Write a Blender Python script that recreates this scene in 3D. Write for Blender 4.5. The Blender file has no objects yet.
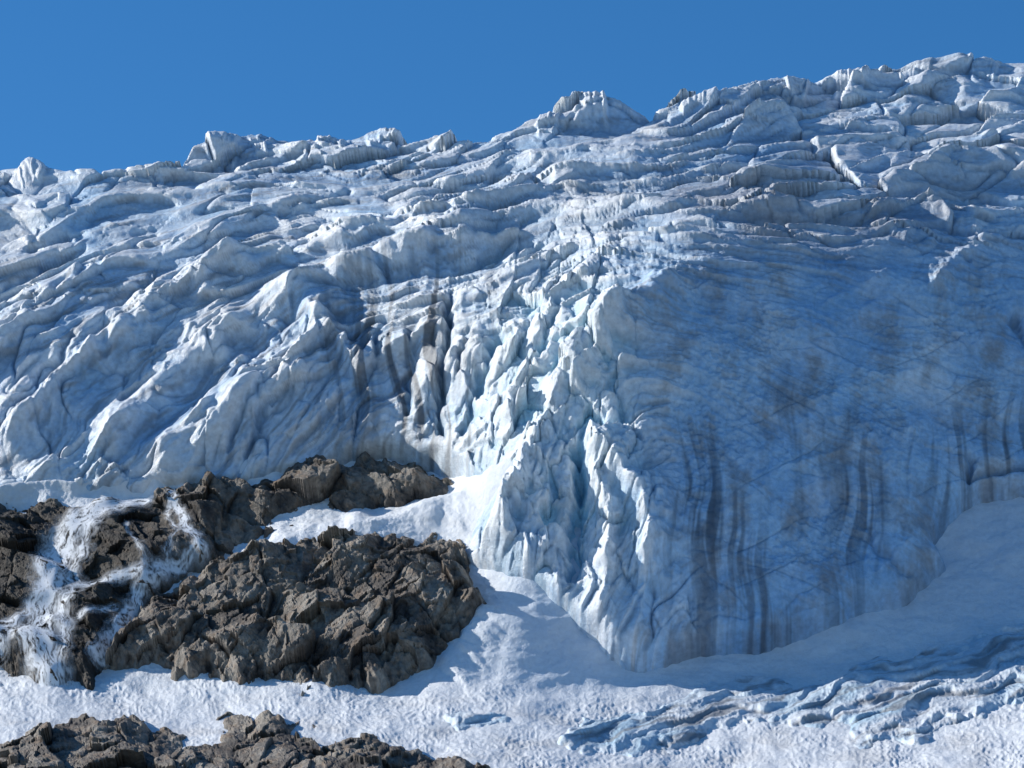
import bpy, math, numpy as np
from mathutils import Vector
rng=np.random.RandomState(7)
# ------------------------------------------------------------ noise helpers
PERM=np.arange(4096); rng.shuffle(PERM); PERM=np.concatenate([PERM,PERM]).astype(np.int64)
ANG=rng.rand(4096)*2*np.pi; GX=np.cos(ANG); GY=np.sin(ANG); R1=rng.rand(4096); R2=rng.rand(4096); R3=rng.rand(4096)*2-1; R4=rng.rand(4096)*2-1; R5=rng.rand(4096)
def hsh(i,j): return PERM[(PERM[i&4095]+j)&4095]
def perlin(x,y,seed=0):
    x=x+seed*37.17; y=y+seed*91.73
    xi=np.floor(x).astype(np.int64); yi=np.floor(y).astype(np.int64)
    xf=x-xi; yf=y-yi
    u=xf*xf*xf*(xf*(xf*6-15)+10); v=yf*yf*yf*(yf*(yf*6-15)+10)
    def g(i,j,dx,dy):
        h=hsh(i,j); return GX[h]*dx+GY[h]*dy
    a=g(xi,yi,xf,yf); b=g(xi+1,yi,xf-1,yf); c=g(xi,yi+1,xf,yf-1); d=g(xi+1,yi+1,xf-1,yf-1)
    return 1.5*((a*(1-u)+b*u)*(1-v)+(c*(1-u)+d*u)*v)
def fbm(x,y,o=4,seed=0,gain=.5):
    s=0;a=1;f=1
    for k in range(o):
        s=s+a*perlin(x*f,y*f,seed+k*3); a*=gain; f*=2.03
    return s
def ridged(x,y,o=4,seed=0,gain=.5):
    s=0;a=1;f=1
    for k in range(o):
        n=1-np.abs(perlin(x*f,y*f,seed+k*3))*1.6
        s=s+a*(n*n-.5); a*=gain; f*=2.1
    return s
def crease(x,y,seed,w=.08):
    return np.exp(-np.abs(perlin(x,y,seed))/w)
def worley(x,y,seed=0):
    """returns F1,F2,tilted-facet height, cell random"""
    x=x+seed*13.7; y=y+seed*51.3
    xi=np.floor(x).astype(np.int64); yi=np.floor(y).astype(np.int64)
    f1=np.full(x.shape,9.); f2=np.full(x.shape,9.); tilt=np.zeros(x.shape); rnd=np.zeros(x.shape)
    for i in (-1,0,1):
        for j in (-1,0,1):
            h=hsh(xi+i,yi+j)
            dx=x-(xi+i+R1[h]); dy=y-(yi+j+R2[h]); d=np.sqrt(dx*dx+dy*dy)
            t=R3[h]*dx+R4[h]*dy
            near=d<f1
            f2=np.where(near,f1,np.minimum(f2,d)); tilt=np.where(near,t,tilt); rnd=np.where(near,R5[h],rnd); f1=np.where(near,d,f1)
    return f1,f2,tilt,rnd
def sstep(a,b,x):
    t=np.clip((x-a)/(b-a),0,1); return t*t*(3-2*t)
def gblur(a,s,s2=None):
    if s2 is None: s2=s
    r=int(s*2.5)+1; k=np.exp(-.5*(np.arange(-r,r+1)/s)**2); k/=k.sum()
    p=np.pad(a,((r,r),(0,0)),mode='edge'); o=0
    for i,w in enumerate(k): o=o+w*p[i:i+a.shape[0]]
    r=int(s2*2.5)+1; k=np.exp(-.5*(np.arange(-r,r+1)/s2)**2); k/=k.sum()
    p=np.pad(o,((0,0),(r,r)),mode='reflect',reflect_type='odd'); o=0
    for i,w in enumerate(k): o=o+w*p[:,i:i+a.shape[1]]
    return o
def polydist(U,V,pts,closed=False):
    best=np.full(U.shape,1e9); side=np.zeros(U.shape); par=np.zeros(U.shape)
    n=len(pts); m=n if closed else n-1; L=0; lens=[]
    for i in range(m):
        a=pts[i]; b=pts[(i+1)%n]; lens.append(math.hypot(b[0]-a[0],b[1]-a[1]))
    tot=sum(lens)
    for i in range(m):
        ax,ay=pts[i]; bx,by=pts[(i+1)%n]; dx=bx-ax; dy=by-ay; l2=dx*dx+dy*dy
        t=np.clip(((U-ax)*dx+(V-ay)*dy)/l2,0,1)
        ex=U-ax-t*dx; ey=V-ay-t*dy; d=np.hypot(ex,ey)
        c=d<best
        best=np.where(c,d,best); side=np.where(c,np.sign(dx*(V-ay)-dy*(U-ax)),side); par=np.where(c,(L+t*lens[i])/tot,par)
        L+=lens[i]
    return best,side,par
def polysdf(U,V,pts):
    d,_,_=polydist(U,V,pts,True); ins=np.zeros(U.shape,bool); n=len(pts)
    for i in range(n):
        x1,y1=pts[i]; x2,y2=pts[(i+1)%n]
        if y1==y2: continue
        c=((y1>V)!=(y2>V))&(U<(x2-x1)*(V-y1)/(y2-y1)+x1); ins^=c
    return np.where(ins,d,-d)
def stroke(H,U,V,pts,h,wl,wr,p=1.6,taper=.12):
    """ridge (h>0) / crevasse (h<0) along a polyline; wl/wr half widths on the sun side / lee side"""
    m=max(wl,wr)*3
    x0=min(q[0] for q in pts)-m; x1=max(q[0] for q in pts)+m; y0=min(q[1] for q in pts)-m; y1=max(q[1] for q in pts)+m
    uu=U[0]; vv=V[:,0]
    ii=np.where((vv>=y0)&(vv<=y1))[0]; jj=np.where((uu>=x0)&(uu<=x1))[0]
    if len(ii)==0 or len(jj)==0: return
    s=(slice(ii[0],ii[-1]+1),slice(jj[0],jj[-1]+1))
    wu=U[s]+5*perlin(U[s]/23,V[s]/23,5)+2.5*perlin(U[s]/8,V[s]/8,6); wv=V[s]+5*perlin(U[s]/23,V[s]/23,8)
    d,sd,t=polydist(wu,wv,pts)
    w=np.where(sd>0,wl,wr)
    tp=sstep(0,taper,t)*sstep(0,taper,1-t)+.15
    H[s]+=h*np.exp(-(d/w)**p)*np.clip(tp,0,1)*(1+.35*perlin(t*9,d*0+h))
# ------------------------------------------------------------ site geometry
K=.5; D0=2000.; PITCH=math.radians(15)
def place(U,V,T):
    """site grid (0.5 m spacing elevation survey of the mountain side) + distance from the valley viewpoint -> world"""
    x=(U-512)*K/D0; y=(384-V)*K/D0; t=D0+T
    return np.stack([x*t,t*(math.cos(PITCH)-y*math.sin(PITCH)),t*(math.sin(PITCH)+y*math.cos(PITCH))],-1)
def softk(x,s): return np.logaddexp(0,x/s)*s
def tau(U): U=np.clip(U,-300,1400); return .25*softk(500-U,35)+.08*softk(U-500,35)
def Dsnow(U,V):
    q=690-V-.2*np.minimum(softk(U-700,30),500)
    ap=sstep(430,540,U)
    up=softk(q,7); dn=softk(-q,7)
    return (.87-.37*ap)*up-2.0*dn+tau(U)
NRM=np.array([-.05,-.88,.46]); NRM/=np.linalg.norm(NRM)
def grid(u0,u1,v0,v1,s): return np.meshgrid(np.arange(u0,u1,s,float),np.arange(v0,v1,s,float))
def build(name,P,keep,col,mat,smooth=True,extra=None):
    h,w=P.shape[:2]
    idx=np.arange(h*w).reshape(h,w)
    q=keep[:-1,:-1]|keep[1:,:-1]|keep[:-1,1:]|keep[1:,1:]
    f=np.stack([idx[:-1,:-1][q],idx[1:,:-1][q],idx[1:,1:][q],idx[:-1,1:][q]],-1)
    used=np.zeros(h*w,bool); used[f.ravel()]=True; rm=np.cumsum(used)-1; f=rm[f]
    co=P.reshape(-1,3)[used]
    me=bpy.data.meshes.new(name); n=len(f)
    me.vertices.add(len(co)); me.vertices.foreach_set("co",co.astype(np.float32).ravel())
    me.loops.add(n*4); me.loops.foreach_set("vertex_index",f.astype(np.int32).ravel())
    me.polygons.add(n); me.polygons.foreach_set("loop_start",np.arange(0,n*4,4,dtype=np.int32))
    me.update(calc_edges=True)
    me.polygons.foreach_set("use_smooth",np.full(n,smooth))
    c4=np.ones((len(co),4),np.float32); c4[:,:3]=np.clip(col.reshape(-1,3)[used],0.005,.95)
    if extra is not None: c4[:,3]=extra.ravel()[used]
    a=me.color_attributes.new("Col",'FLOAT_COLOR','POINT'); a.data.foreach_set("color",c4.ravel())
    me.materials.append(mat); ob=bpy.data.objects.new(name,me); bpy.context.collection.objects.link(ob); return ob
def mixc(a,b,t): return a*(1-t[...,None])+b*t[...,None]
C=lambda *x: np.array(x,float)
# ------------------------------------------------------------ materials
def material(name,rough,spec,bumps,var=.15,alpha=False):
    m=bpy.data.materials.new(name); m.use_nodes=True; nt=m.node_tree; N=nt.nodes; L=nt.links
    b=N["Principled BSDF"]; b.inputs["Roughness"].default_value=rough; b.inputs["Specular IOR Level"].default_value=spec
    at=N.new("ShaderNodeAttribute"); at.attribute_name="Col"
    tc=N.new("ShaderNodeTexCoord")
    nz=N.new("ShaderNodeTexNoise"); nz.inputs["Scale"].default_value=.35; nz.inputs["Detail"].default_value=6
    L.new(tc.outputs["Object"],nz.inputs["Vector"])
    mr=N.new("ShaderNodeMapRange"); mr.inputs[1].default_value=.3; mr.inputs[2].default_value=.7; mr.inputs[3].default_value=1-var; mr.inputs[4].default_value=1+var
    L.new(nz.outputs["Fac"],mr.inputs[0])
    vm=N.new("ShaderNodeVectorMath"); vm.operation='SCALE'; L.new(at.outputs["Color"],vm.inputs[0]); L.new(mr.outputs[0],vm.inputs["Scale"])
    L.new(vm.outputs[0],b.inputs["Base Color"])
    prev=None
    for sc,st,dist in bumps:
        z=N.new("ShaderNodeTexNoise"); z.inputs["Scale"].default_value=sc; z.inputs["Detail"].default_value=5; z.inputs["Roughness"].default_value=.65
        L.new(tc.outputs["Object"],z.inputs["Vector"])
        bp=N.new("ShaderNodeBump"); bp.inputs["Strength"].default_value=st; bp.inputs["Distance"].default_value=dist
        L.new(z.outputs["Fac"],bp.inputs["Height"])
        if prev: L.new(prev.outputs[0],bp.inputs["Normal"])
        prev=bp
    if prev: L.new(prev.outputs[0],b.inputs["Normal"])
    if alpha: L.new(at.outputs["Alpha"],b.inputs["Alpha"])
    return m
M_ice=material("glacier_ice",.45,.35,[(.3,.6,1.2),(1.1,.7,.6)],.14)
M_snow=material("firn_snow",.6,.2,[(.35,.6,1.2),(1.1,.6,.5)],.06)
M_rock=material("gneiss_rock",.75,.3,[(.3,.7,1.5),(1.2,.6,.6)],.35)
M_water=material("white_water",.8,.1,[(.8,.4,.4)],.05,alpha=True)
# ------------------------------------------------------------ flow field of the ice
LN={0:[(-150,165),(0,160),(200,150),(450,130),(600,100),(800,70),(1000,55),(1180,45)],
40:[(-150,250),(0,215),(200,180),(400,170),(640,130),(850,90),(1000,80),(1180,70)],
80:[(0,265),(200,215),(400,190),(640,155),(850,118),(1020,108)],
130:[(-150,420),(0,340),(60,310),(200,255),(400,225),(560,185),(740,160),(1000,140)],
180:[(-100,500),(0,430),(60,370),(130,320),(250,270),(400,245),(600,200),(740,185),(1000,180),(1180,190)],
230:[(60,480),(110,430),(180,380),(290,310),(340,290),(450,265),(600,225),(740,215),(1000,225)],
290:[(170,480),(230,440),(300,370),(350,330),(430,295),(540,262),(640,240),(740,240),(1000,265)],
350:[(300,460),(360,400),(450,330),(540,290),(640,268),(760,275),(1000,320),(1180,350)],
420:[(460,460),(520,360),(560,315),(640,300),(760,320),(1000,400)],
500:[(510,540),(565,400),(610,345),(680,345),(800,400),(1000,480)],
600:[(600,600),(620,480),(660,420),(720,450),(860,540),(1000,600)]}
pp=np.array([(x,y,k) for k,l in LN.items() for x,y in l],float)
def tpsk(r2): return np.where(r2>0,.5*r2*np.log(r2+1e-12),0)
X=pp[:,:2]/500.; n=len(X); r2=((X[:,None]-X[None])**2).sum(-1)
A=np.zeros((n+3,n+3)); A[:n,:n]=tpsk(r2)+np.eye(n)*.003; A[:n,n]=1; A[:n,n+1:]=X; A[n,:n]=1; A[n+1:,:n]=X.T
W=np.linalg.solve(A,np.concatenate([pp[:,2],[0,0,0]]))
def flow(U,V):
    x=U/500.; y=V/500.; o=W[n]+W[n+1]*x+W[n+2]*y
    for k in range(n): o=o+W[k]*tpsk((x-X[k,0])**2+(y-X[k,1])**2)
    return o
SKY=[(-200,168),(0,160),(30,159),(60,168),(100,170),(140,167),(175,165),(195,147),(250,128),(275,130),(330,127),(380,124),(430,132),(465,137),(490,132),(515,129),(545,114),(590,101),(620,107),(650,114),(690,100),(720,88),(760,78),(800,75),(830,69),(880,64),(930,61),(1024,60),(1200,52)]
# ------------------------------------------------------------ GLACIER
U,V=grid(-110,1136,20,700,1.0)
# u: foot row, distance at foot, [(row, distance)...] going up the mountain
cols={-150:(505,[(505,350),(450,372),(250,530),(100,690),(20,790)]),0:(500,[(500,285),(450,305),(250,447),(100,620),(20,720)]),
200:(485,[(485,238),(440,256),(250,398),(100,575),(20,675)]),330:(455,[(455,225),(420,241),(300,313),(100,545),(20,645)]),
400:(445,[(445,222),(285,267),(100,530),(20,640)]),480:(560,[(560,88),(450,154),(290,230),(100,512),(20,630)]),
550:(575,[(575,50),(300,176),(100,497),(20,620)]),630:(640,[(640,10),(300,120),(235,190),(100,482),(20,605)]),
700:(640,[(640,20),(240,146),(100,470),(20,590)]),900:(590,[(590,46),(270,150),(100,450),(20,575)]),
1024:(480,[(480,102),(280,176),(100,440),(20,570)]),1180:(480,[(480,102),(280,180),(100,435),(20,570)])}
us=sorted(cols); vv=V[:,0]; tab=[]
for u in us:
    ft,pt=cols[u]; pt=sorted(pt); xs=[p[0] for p in pt]+[720]; ys=[p[1] for p in pt]; ys=ys+[ys[-1]-(720-xs[-2])*.35]
    tab.append(np.interp(vv,xs,ys))
tab=np.array(tab)
cu=np.arange(-110,1136,1.); Dg=np.empty(U.shape)
for k in range(U.shape[0]): Dg[k]=np.interp(cu,us,tab[:,k])
tm=sstep(330,200,V)
Dg=gblur(Dg,15,18)*(1-tm)+gblur(Dg,22,60)*tm
sky=np.interp(cu,[p[0] for p in SKY],[p[1] for p in SKY])[None,:]
foot=[(-400,500),(0,496),(100,487),(200,477),(300,462),(360,442),(450,447),(478,466),(500,485),(475,520),(462,556),(540,577),(570,598),(600,630),(625,647),(690,640),(780,625),(830,612),(860,600),(905,585),(940,558),(925,522),(975,482),(1024,484),(1400,490),(1400,-400),(-400,-400)]
wu=U+6*fbm(U/40,V/40,3,31); wv=V+5*fbm(U/30,V/30,3,37)
sdf=polysdf(wu,wv,foot)
PHI=flow(U,V)
al=U-.8*V
ph=PHI+7*fbm(U/110,V/90,3,2)
G=lambda cx,cy,sx,sy: np.exp(-((U-cx)/sx)**2-((V-cy)/sy)**2)
face=sstep(590,680,U-.15*(V-300))*sstep(200,300,V-(1024-U)*.03)      # big smooth right-hand face
top=sstep(60,10,PHI)                                 # chaotic crest zone
trser=sstep(640,820,U)*sstep(290,190,V)               # upper right seracs
left=sstep(560,400,U)
flute=G(430,365,75,85)
tgm=np.clip(G(560,420,75,140)*1.5,0,1)*(1-face)
calm=(1-.85*face)*(1-.55*tgm)
rough=sstep(-.1,.5,fbm(U/130,V/80,3,77))            # patches of broken ice between smooth ones
H=np.zeros(U.shape)
H+=9.0*calm*(ridged(ph/95,al/480,2,11,.35))
slab=perlin(ph/38,al/300,12)+.25*perlin(ph/17,al/160,13)
H+=5.5*calm*(1-.5*flute)*(np.abs(slab)**.8*-1.6+.5)
H+=1.1*(.03+.97*calm)*ridged(ph/14,al/160,3,14,.5)*(.2+.9*rough)
H+=.55*(.25+.75*calm)*fbm(ph/5,al/28,3,15,.65)*(.5+.7*rough)
H+=1.2*calm*fbm(U/45,V/30,4,16,.45)
H-=calm*4.8*crease(ph/38+.4*perlin(U/50,V/50,4),al/260,71,.035)*sstep(-.3,.3,perlin(U/110,V/70,72))
H-=calm*2.0*crease(ph/17+.4*perlin(U/40,V/40,4),al/120,73,.05)*sstep(-.1,.4,perlin(U/80,V/50,74))
# overlapping slabs (saw profile) on the upper mountain
sp=ph/34+1.0*fbm(U/190,V/80,2,17)
saw=sp-np.floor(sp); saw=np.where(saw<.92,saw/.92,(1-saw)/.08)
H+=(5.6*calm)*(saw-.5)*sstep(-.35,.25,perlin(U/110,V/50,18))*sstep(0,20,PHI+10)
sp=ph/11+1.0*fbm(U/90,V/40,2,78); saw=sp-np.floor(sp); saw=np.where(saw<.85,saw/.85,(1-saw)/.15)
H+=(1.2*calm)*(saw-.5)*sstep(0,.5,perlin(U/70,V/35,79))
# broken slabs with straight edges, stretched along the flow
f1,f2,ti,rn=worley((al+8*fbm(U/40,V/40,2,80))/95,(ph+3*fbm(U/30,V/30,2,81))/24,7)
H+=calm*((rn-.5)*4.4+ti*5.5-1.2*sstep(.07,0,f2-f1))*(.3+.7*rough)*(1-.6*flute)*(1-.5*trser)
f1,f2,ti,rn=worley((al+4*fbm(U/20,V/20,2,80))/24,(ph+2*fbm(U/14,V/14,2,81))/9,8)
H+=calm*((rn-.5)*1.2+ti*1.8-.5*sstep(.1,0,f2-f1))*(.04+.96*sstep(.05,.5,perlin(U/60,V/45,82)))
# serac blocks
bw=U+10*fbm(U/40,V/40,2,19); bv=ph+.12*U+5*fbm(U/40,V/30,2,20)
f1,f2,ti,rn=worley(bw/82,bv/32,3)
blk=(rn-.5)*10+ti*13-3*sstep(.08,0,f2-f1)
H+=blk*(.95*trser*(1-face)+.95*top*(1-trser))
f1,f2,ti,rn=worley(bw/32,bv/15,5)
H+=((rn-.5)*2.2+ti*3.2-1.2*sstep(.13,0,f2-f1))*(.5*rough*trser*(1-face)+.35*top*rough+.2*left*rough*sstep(330,440,V))
# broken blocks of the icefall tongue
f1,f2,ti,rn=worley((U+.35*V+7*fbm(U/25,V/25,2,83))/31,(V+7*fbm(U/25,V/25,2,84))/36,9)
H+=((rn-.5)*11+ti*13-3*sstep(.09,0,f2-f1))*tgm*.85
f1,f2,ti,rn=worley((U+.35*V+4*fbm(U/15,V/15,2,83))/12,(V+4*fbm(U/15,V/15,2,84))/15,12)
H+=((rn-.5)*2+ti*2.4-.8*sstep(.12,0,f2-f1))*tgm*.8
# vertical flutes in the hollow wall left of the tongue
H+=flute*2.6*ridged((U+.12*V)/30+.4*perlin(V/60,U/60,4),V/260,2,22,.4)
# big face: faint crossing cracks and broad bulges
H+=face*(4.*fbm(U/170,V/120,2,23)+1.6*ridged((U*.5+V)/75+.3*fbm(U/80,V/80,2,3),(U-V)/300,2,24,.4)+.7*ridged((V-.55*U)/36+.2*fbm(U/60,V/60,2,4),(U+V)/220,3,25)*rough+.8*ridged((U+.08*V)/24,V/160,3,26,.5)*sstep(380,480,V)+.6*fbm(U/9,V/7,4,27,.65)*(.4+rough))
f1,f2,ti,rn=worley((U+.4*V+6*fbm(U/30,V/30,2,85))/60,(V-.3*U)/34,10)
H+=face*(1.1*ti+.5*(rn-.5)-.4*sstep(.05,0,f2-f1))*(.4+.8*sstep(420,240,V))
ck1=crease((V-.42*U)/60+.12*fbm(U/90,V/90,2,5),(U+V)/600,75,.012)*sstep(-.2,.2,perlin(U/90,V/90,86))
ck2=crease((V+.5*U)/66+.12*fbm(U/90,V/90,2,6),(U-V)/600,76,.012)*sstep(-.2,.2,perlin(U/90,V/90,87))
H-=face*1.1*(ck1+ck2)
S=lambda *a,**k: stroke(H,U,V,*a,**k)
# tongue ridges & seracs
S([(640,250),(590,275),(560,300),(540,335),(520,390),(488,440),(470,470)],10,11,15)
S([(700,280),(640,310),(612,328),(580,360),(555,395),(545,440),(525,480),(500,530),(480,560)],16,15,20)
S([(628,318),(605,345),(592,372),(570,400)],8,9,9)
S([(590,425),(600,455),(622,480),(645,515),(652,555),(640,590)],18,13,22)
S([(592,430),(590,470),(600,500),(615,520)],5,6,7)
S([(600,520),(612,550),(600,575)],7,9,9)
S([(540,300),(515,345),(500,380)],4,6,8)
S([(556,345),(535,385),(522,425),(505,460)],5,8,8)
S([(520,500),(505,530),(500,555)],8,9,9)
S([(560,300),(548,340),(530,375)],-7,3,4)
S([(580,440),(582,480),(574,530),(572,580)],-19,8,8)
S([(545,350),(525,395),(510,440)],-7,3,3)
S([(618,380),(620,420),(640,440)],-5,3,4)
S([(447,292),(449,330),(441,380),(440,435)],-12,4,4)
S([(416,320),(410,370),(404,425)],-8,5,5)
S([(500,330),(480,380),(460,440)],-9,4,5)
S([(468,330),(458,380)],-6,3,3)
# left lobes
S([(500,235),(430,252),(350,285),(310,318),(322,345),(300,380),(240,415),(190,460)],14,22,16)
S([(318,320),(335,345),(355,372),(365,390)],8,7,7)
S([(345,345),(360,365),(366,385)],5,5,5)
S([(330,290),(250,320),(180,372),(120,430),(95,470)],11,20,13)
S([(260,262),(160,305),(90,360),(40,410),(-10,450)],13,20,13)
S([(400,238),(300,262),(200,290),(120,335)],6,12,8)
S([(600,180),(480,215),(380,235),(300,255)],7,16,9)
S([(420,270),(395,278),(370,270)],-5,5,5)
for k in range(26):   # crevasses following the flow on the left slope
    cx=rng.uniform(10,520); cy=rng.uniform(190,420)
    if cy>300 and cx>300: continue
    a=rng.uniform(20,70); sl=.25+.8*max(0,(cy-200)/200.)*(cx<330)
    S([(cx+a,cy-a*sl),(cx,cy),(cx-a*.9,cy+a*sl*1.1)],-rng.uniform(2.5,6),rng.uniform(2,4),rng.uniform(2.5,5))
# right hand hollow, block and small seracs
S([(1008,318),(1022,335),(1040,350)],-9,8,8)
S([(968,450),(972,480),(990,470),(1024,468),(1100,470)],-8,4,5)
S([(1000,235),(960,270),(930,290)],5,10,12)
S([(870,210),(905,240),(940,250)],5,9,11)
S([(925,200),(950,225),(985,240)],5,9,11)
S([(1100,90),(1000,92),(930,78),(890,110)],9,12,16)
S([(1100,160),(1000,160),(930,170),(875,190)],8,12,14)
S([(860,520),(880,555),(910,575),(935,565)],-3,4,5)
# crest seracs
for (cx,h,w) in [(30,3,22),(222,4,30),(262,4,18),(330,4,26),(382,4,28),(590,6,34),(548,4,20),(700,5,30),(798,6,20),(850,4,30),(915,3,24),(985,3,24)]:
    cy=float(np.interp(cx,[p[0] for p in SKY],[p[1] for p in SKY]))+9
    S([(cx-w*.6,cy+4),(cx,cy),(cx+w*.6,cy+3)],h,9,11,p=2.4)
H-=sstep(110,0,V-sky)*4.0
# edge thickness and foot
edge=7*(1-np.exp(-np.clip(sdf,0,99)/7.))-9*sstep(2,-8,sdf)*1.0-np.clip(-sdf,0,60)*1.2-3
Hn=H*sstep(-4,14,sdf)+edge
Vc=np.maximum(V,sky); 
Dc=np.empty(U.shape)
for j in range(U.shape[1]): Dc[:,j]=np.interp(Vc[:,j],vv,Dg[:,j])
over=np.maximum(sky-V,0)
damp=np.exp(-over/30.)
P=place(U,Vc,Dc)
P+=NRM*(Hn*damp)[...,None]
P[...,1]+=over*3.0; P[...,2]-=over*.55+over**2*.01
# albedo : clean firn, blue ice, dust and grit bands; light painted on the tongue
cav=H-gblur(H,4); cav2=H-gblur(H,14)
white=C(.83,.86,.89); blue=C(.47,.67,.86); deep=C(.26,.48,.74); dirt=C(.29,.29,.30); dark=C(.09,.10,.12)
n1=fbm(ph/34,al/260,4,41,.6); n2=fbm(ph/6,al/90,4,42,.65); n3=fbm(U/70,V/50,4,43); n4=fbm(U/90,V/70,5,48,.6); n5=fbm(ph/2.4,al/30,3,50,.6)
col=mixc(np.broadcast_to(white,U.shape+(3,)),blue,np.clip(.4+.7*n3+.45*face,0,1))
col=mixc(col,deep,np.clip(.6*n1*(1-.8*face)+.1+face*(.32+.6*n4),0,.85)*(1-.4*trser))
col=mixc(col,dirt,np.clip((1.0*n2+.35*n1+.45*n5)*(1-.75*face)-.03+face*(.14+.6*fbm(U/35,V/60,5,49,.65)),0,.75)*(1-.3*trser)*(1-tgm))
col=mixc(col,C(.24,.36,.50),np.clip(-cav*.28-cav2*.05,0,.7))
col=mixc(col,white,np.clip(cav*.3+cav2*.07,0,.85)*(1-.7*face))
vs=fbm(U/13+.8*perlin(V/70,U/70,3),V/240,3,44,.6)
col=mixc(col,dark,np.clip(vs*2.2-.1,0,.85)*np.clip(flute*1.9+.85*face*sstep(340,460,V)*(.45+fbm(U/60,V/200,2,45)),0,1))
for (x0,y0,x1,y1,w) in [(797,440,801,540,4),(822,430,826,500,4),(880,470,884,560,6),(712,470,716,560,5),(850,420,845,520,7),(445,300,440,430,6),(410,330,404,430,6),(380,340,372,440,7),(470,340,456,400,5),(360,390,350,440,6),(255,425,250,450,7)]:
    d,_,t=polydist(U+3*perlin(U/15,V/35,88),V,[(x0,y0),(x1,y1)]); col=mixc(col,dark,.6*np.exp(-(d/w)**2)*(.6+.5*perlin(U/4,V/40,89)))
col=mixc(col,C(.2,.27,.38),np.clip((ck1+ck2)*face*.25,0,.4))
sm=np.clip(G(800,215,210,45)*1.2,0,1)*.6; col=mixc(col,C(.24,.25,.29),sm*np.clip(.7+.9*n4,0,1))
col=mixc(col,C(.84,.91,.94),tgm*.65)  # sunlit brightness of the tongue painted in as a whiter colour
col=mixc(col,C(.30,.66,.84),np.clip(tgm*(-cav2*.11),0,.75))  # turquoise glow of translucent ice painted into the tongue hollows
keep=(sdf>-14)
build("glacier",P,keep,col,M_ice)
# ------------------------------------------------------------ SNOW FIELD
U,V=grid(-110,1136,430,905,1.0)
def snowH(U,V):
    H=3.0*fbm(U/140,V/70,3,51)+.8*fbm(U/30,V/16,3,52)
    low=sstep(670,720,V+.2*np.clip(U-700,0,400))+sstep(560,430,U)*.6
    H+=.95*np.clip(low,.10,1)*(ridged(U/8+.4*perlin(U/20,V/20,1),V/4.5,2,53)) *(.6+.5*perlin(U/60,V/30,9))
    stroke(H,U,V,[(560,455),(510,478),(450,512),(380,535),(300,548),(225,572)],11,16,30)
    stroke(H,U,V,[(480,600),(470,640),(440,672)],5,10,30)
    stroke(H,U,V,[(0,668),(60,690),(160,676),(260,692),(380,690)],4,14,18)
    stroke(H,U,V,[(490,468),(420,446),(340,450),(290,466),(200,482),(90,490),(-60,500)],9,6,8)
    return H
Hs=snowH(U,V); T=Dsnow(U,V)
P=place(U,V,T)+NRM*Hs[...,None]
w=C(.82,.85,.88)
col=np.broadcast_to(w,U.shape+(3,))
d1=fbm(U/50,V/14,4,54); lo=sstep(690,730,V)
col=mixc(col,C(.55,.54,.53),np.clip(.6*d1-.05+.1*lo,0,.5)*(.35+.5*lo))
col=mixc(col,C(.56,.66,.78),np.clip(sstep(440,560,U)*sstep(720,640,V+.2*np.clip(U-700,0,400)),0,1)*.7)  # shade on the apron below the tongue painted in as a bluish tint
build("snow_field",P,np.ones(U.shape,bool),col,M_snow)
# ------------------------------------------------------------ LOWER ICE BAND
U,V=grid(400,1136,590,790,.8)
wu=U+14*fbm(U/35,V/25,4,61); wv=V+9*fbm(U/40,V/20,4,62)
poly=[(560,745),(575,716),(640,714),(690,694),(722,674),(800,682),(880,660),(960,645),(1024,624),(1200,590),(1200,680),(1024,700),(940,735),(870,742),(820,728),(760,722),(700,742),(640,757),(590,757)]
sd=np.maximum(polysdf(wu,wv,poly),polysdf(wu,wv,[(435,718),(470,708),(510,712),(505,728),(470,732)]))
q=V+.28*U+7*fbm(U/70,V/30,3,63)
H=snowH(U,V)*.8+np.where(sd>0,5.5*(1-np.exp(-np.clip(sd,0,99)/6)),sd*.8)-1.2
band=sstep(0,10,sd)
sp=q/17+.6*fbm(U/60,V/60,2,90); saw=sp-np.floor(sp); saw=np.where(saw<.85,saw/.85,(1-saw)/.15)
H+=band*(2.0*ridged(q/30,U/220,2,64,.4)+2.6*(saw-.5)+.9*(np.abs(perlin(q/8,U/120,65))*-2+.5)+.4*fbm(q/4,U/20,3,66)+1.5*fbm(U/40,V/20,2,60))
P=place(U,V,Dsnow(U,V))+NRM*H[...,None]
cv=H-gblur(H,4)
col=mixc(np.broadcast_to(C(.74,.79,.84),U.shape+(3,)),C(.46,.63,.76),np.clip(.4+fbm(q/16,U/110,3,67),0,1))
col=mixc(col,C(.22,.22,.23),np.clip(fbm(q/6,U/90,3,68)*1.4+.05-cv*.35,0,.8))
build("glacier",P,sd>-7,col,M_ice)
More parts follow.
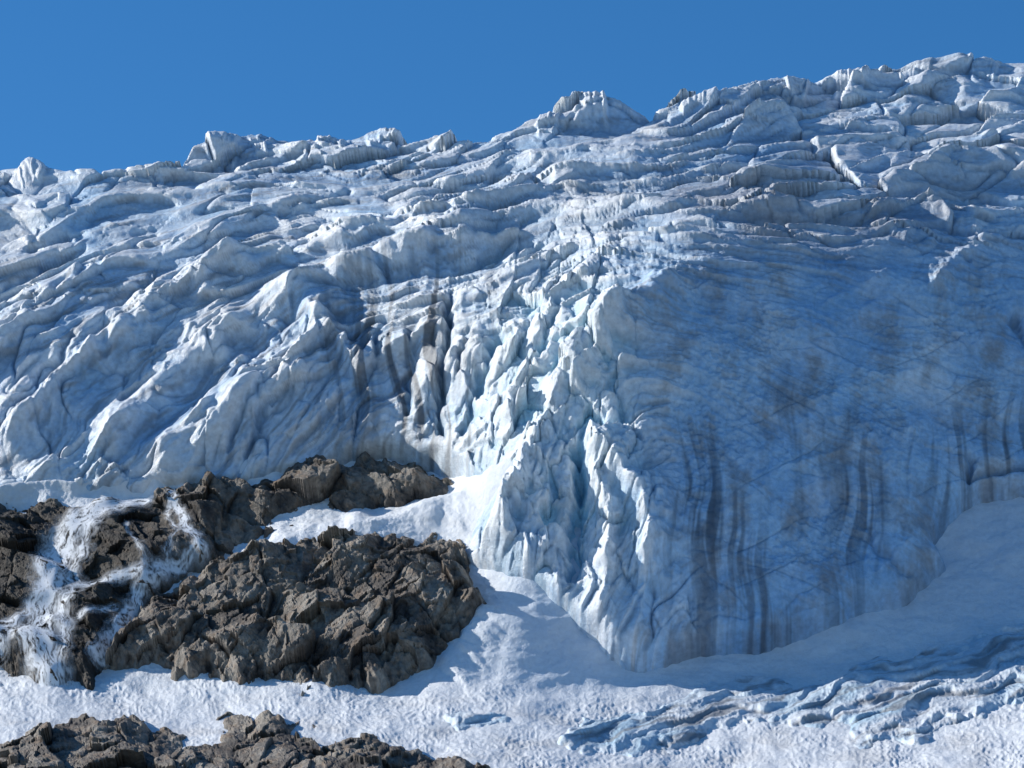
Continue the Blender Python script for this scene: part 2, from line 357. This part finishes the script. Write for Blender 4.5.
# ------------------------------------------------------------ ROCKS
def rockH(U,V,seed,tilt=.5):
    a=U+tilt*V; b=V-tilt*U
    a=a+5*fbm(U/40,V/40,3,seed); b=b+4*fbm(U/35,V/35,3,seed+1)
    h=np.zeros(U.shape)
    for sc,am in ((80,12.),(34,5.6),(14,1.7),(6.5,.6)):
        f1,f2,ti,rn=worley(a/sc,b/(sc*.5),seed+int(sc))
        h+=am*((rn-.5)*.8+ti*1.2-.12*sstep(.06,0,f2-f1))
    sp=b/17+.7*fbm(U/70,V/40,2,seed+7); s=sp-np.floor(sp); s=np.where(s<.85,s/.85,(1-s)/.15)
    h+=1.6*(s-.5)*sstep(-.1,.4,perlin(U/50,V/40,seed+8))
    h+=1.5*fbm(U/60,V/45,2,seed+4)+.25*fbm(U/4,V/4,2,seed+5)
    return h
def rock(name,box,poly,seed,thick,tilt,res=1.,wet=None,amp=.85):
    U,V=grid(*box,res)
    wu=U+9*fbm(U/28,V/28,4,seed+9); wv=V+7*fbm(U/24,V/24,4,seed+10)
    sd=polysdf(wu,wv,poly)
    rh=rockH(U,V,seed,tilt=tilt)
    H=snowH(U,V)*.5+np.where(sd>0,thick*(1-np.exp(-np.clip(sd,0,200)/14.)),sd*.9)+rh*sstep(-10,10,sd)*amp-.5
    P=place(U,V,Dsnow(U,V))+NRM*H[...,None]
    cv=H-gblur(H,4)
    n1=fbm(U/45,V/35,5,seed+20,.6); n2=fbm((U+tilt*V)/13,(V-tilt*U)/5,4,seed+21,.6)
    col=mixc(np.broadcast_to(C(.135,.115,.098),U.shape+(3,)),C(.30,.27,.23),np.clip(.4+.9*n1,0,1))
    col=mixc(col,C(.28,.18,.11),np.clip(n2*.9-.1,0,.45))
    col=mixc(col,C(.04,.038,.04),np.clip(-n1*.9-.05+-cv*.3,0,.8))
    if wet is not None: col=col*(1-.75*wet(U,V))[...,None]
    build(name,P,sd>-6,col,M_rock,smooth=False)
    return U,V,H
R1p=[(-300,505),(0,508),(60,505),(130,500),(180,492),(230,484),(262,482),(300,470),(350,464),(420,463),(455,477),(455,490),(420,508),(350,518),(280,528),(240,546),(222,562),(190,575),(160,600),(130,650),(90,687),(45,694),(0,674),(-300,660)]
wetf=lambda U,V: np.clip(np.exp(-((U-60)/120)**2)*sstep(495,520,V)+.2,0,1)
U1,V1,H1=rock("rock_outcrop",(-110,480,440,720),R1p,70,16,.15,1.,wetf,.7)
R2p=[(240,562),(300,548),(360,543),(430,537),(458,546),(468,580),(488,605),(470,632),(444,652),(430,668),(380,685),(330,695),(250,690),(190,682),(150,670),(100,675),(118,640),(150,602),(200,577)]
rock("rock_outcrop",(70,530,510,730),R2p,90,19,-.45)
R3p=[(-300,748),(0,744),(40,724),(100,717),(150,727),(200,731),(225,713),(270,713),(310,729),(380,737),(430,752),(470,768),(520,790),(560,1000),(-300,1000)]
rock("rock_outcrop",(-110,600,680,905),R3p,110,12,-.2)
# ------------------------------------------------------------ WATERFALL
from_u=U1[0]; from_v=V1[:,0]
Uw,Vw=grid(-20,250,496,700,.5)
def bil(A,U,V):
    x=U-from_u[0]; y=V-from_v[0]; i=np.floor(x).astype(int); j=np.floor(y).astype(int); fx=x-i; fy=y-j
    return (A[j,i]*(1-fx)+A[j,i+1]*fx)*(1-fy)+(A[j+1,i]*(1-fx)+A[j+1,i+1]*fx)*fy
Hb=gblur(H1,6); Hs1=gblur(np.maximum(np.maximum(Hb,gblur(H1,3)),H1),3)
Hw=bil(Hs1,Uw,Vw)+2.0
al_=np.zeros(Uw.shape)
def fall(pts,w0,w1,dens,seed):
    wu=Uw+6*fbm(Uw/24,Vw/18,3,seed)+1.5*perlin(Uw/6,Vw/6,seed); wv=Vw
    d,s,t=polydist(wu,wv,pts); w=w0+(w1-w0)*t
    core=np.exp(-(d/w)**2)
    st=fbm((s*d+4*perlin(Uw/16,Vw/16,seed))/3.0,t*len(pts)*2.2,3,seed+2,.6); sp=fbm(Uw/1.8,Vw/3.,3,seed+5,.7); cl=fbm(Uw/14,Vw/16,3,seed+6)
    return core*dens*np.clip(.68+.75*st+.35*sp+.35*cl,0,1.3)
for a in [([(140,508),(112,520),(86,534),(66,556),(56,590),(50,620),(40,650),(52,686)],8,15,1.45,3),
          ([(120,518),(95,545),(78,585),(68,630),(62,680)],6,9,.8,5),
          ([(85,522),(58,550),(46,580),(50,610)],7,9,.7,11),
          ([(170,506),(180,525),(192,545),(200,562)],3.5,6.5,1.25,6),
          ([(176,508),(172,530),(180,555),(165,585)],2.5,5,.7,13),
          ([(200,562),(165,582),(140,603),(125,635),(100,665)],4.5,7,1.3,7),
          ([(52,600),(25,635),(0,662),(-20,672)],5,8,1.1,8),([(125,540),(150,575),(140,600)],2.5,4,.6,9),
          ([(72,602),(100,598),(125,592),(150,585)],3,4.5,1.0,10),([(62,640),(92,632),(120,622)],2.5,4,.7,12)]:
    al_=np.maximum(al_,fall(*a))
P=place(Uw,Vw,Dsnow(Uw,Vw))+NRM*Hw[...,None]
build("waterfall",P,al_>.03,np.broadcast_to(C(.86,.89,.92),Uw.shape+(3,)),M_water,extra=np.clip(al_*1.1,0,.95))
# ------------------------------------------------------------ surroundings (never in the picture, keeps the place whole)
U,V=grid(-1600,2700,330,880,20.)
T=Dsnow(U,V)+110
P=place(U,V,T)+NRM*(14*fbm(U/150,V/120,4,130))[...,None]*1.
col=mixc(np.broadcast_to(C(.22,.20,.18),U.shape+(3,)),C(.8,.83,.87),sstep(-.2,.2,fbm(U/200,V/90,4,131)))
build("mountain_slope",P,np.ones(U.shape,bool),col,M_rock)
xs=np.linspace(-9000,9000,121); gx,gy=np.meshgrid(xs,np.linspace(-8000,12000,121))
gz=np.where(gy<300,-2.,0)+np.clip(gy-300,0,1250)*.17+8*fbm(gx/600,gy/600,3,140)*sstep(100,500,np.hypot(gx,gy))
gz=np.where(gy>1700,-50,gz)
P=np.stack([gx,gy,gz-30*sstep(1400,1700,gy)],-1)
build("ground",P,np.ones(gx.shape,bool),mixc(np.broadcast_to(C(.09,.10,.06),gx.shape+(3,)),C(.25,.24,.22),sstep(-.3,.3,fbm(gx/300,gy/300,4,141))),M_rock)
# ------------------------------------------------------------ light, sky, camera
Ld=Vector((-.82,.31,.48)).normalized()
sun=bpy.data.lights.new("sun",'SUN'); sun.energy=5.0; sun.angle=math.radians(.5); sun.color=(1,.955,.88)
so=bpy.data.objects.new("sun",sun); bpy.context.collection.objects.link(so); so.rotation_euler=Ld.to_track_quat('Z','Y').to_euler(); so.location=Ld*500
wd=bpy.data.worlds.new("World"); bpy.context.scene.world=wd; wd.use_nodes=True
nt=wd.node_tree; bg=nt.nodes["Background"]; st=nt.nodes.new("ShaderNodeTexSky"); st.sky_type='NISHITA'; st.sun_disc=False
st.sun_elevation=math.asin(Ld.z); st.sun_rotation=math.atan2(Ld.x,Ld.y); st.altitude=2600; st.air_density=1.0; st.dust_density=.1; st.ozone_density=3
hs=nt.nodes.new("ShaderNodeHueSaturation"); hs.inputs["Saturation"].default_value=1.28; hs.inputs["Value"].default_value=1.1
nt.links.new(st.outputs[0],hs.inputs["Color"]); nt.links.new(hs.outputs[0],bg.inputs[0]); bg.inputs[1].default_value=.12
cam=bpy.data.cameras.new("camera"); co=bpy.data.objects.new("camera",cam); bpy.context.collection.objects.link(co)
cam.sensor_width=36; cam.lens=18/(256/2000.); cam.clip_start=1; cam.clip_end=30000
co.location=(0,0,0); co.rotation_euler=(math.radians(90)+PITCH,0,0)
sc=bpy.context.scene; sc.camera=co
sc.view_settings.view_transform='Standard'; sc.view_settings.look='None'; sc.view_settings.exposure=0
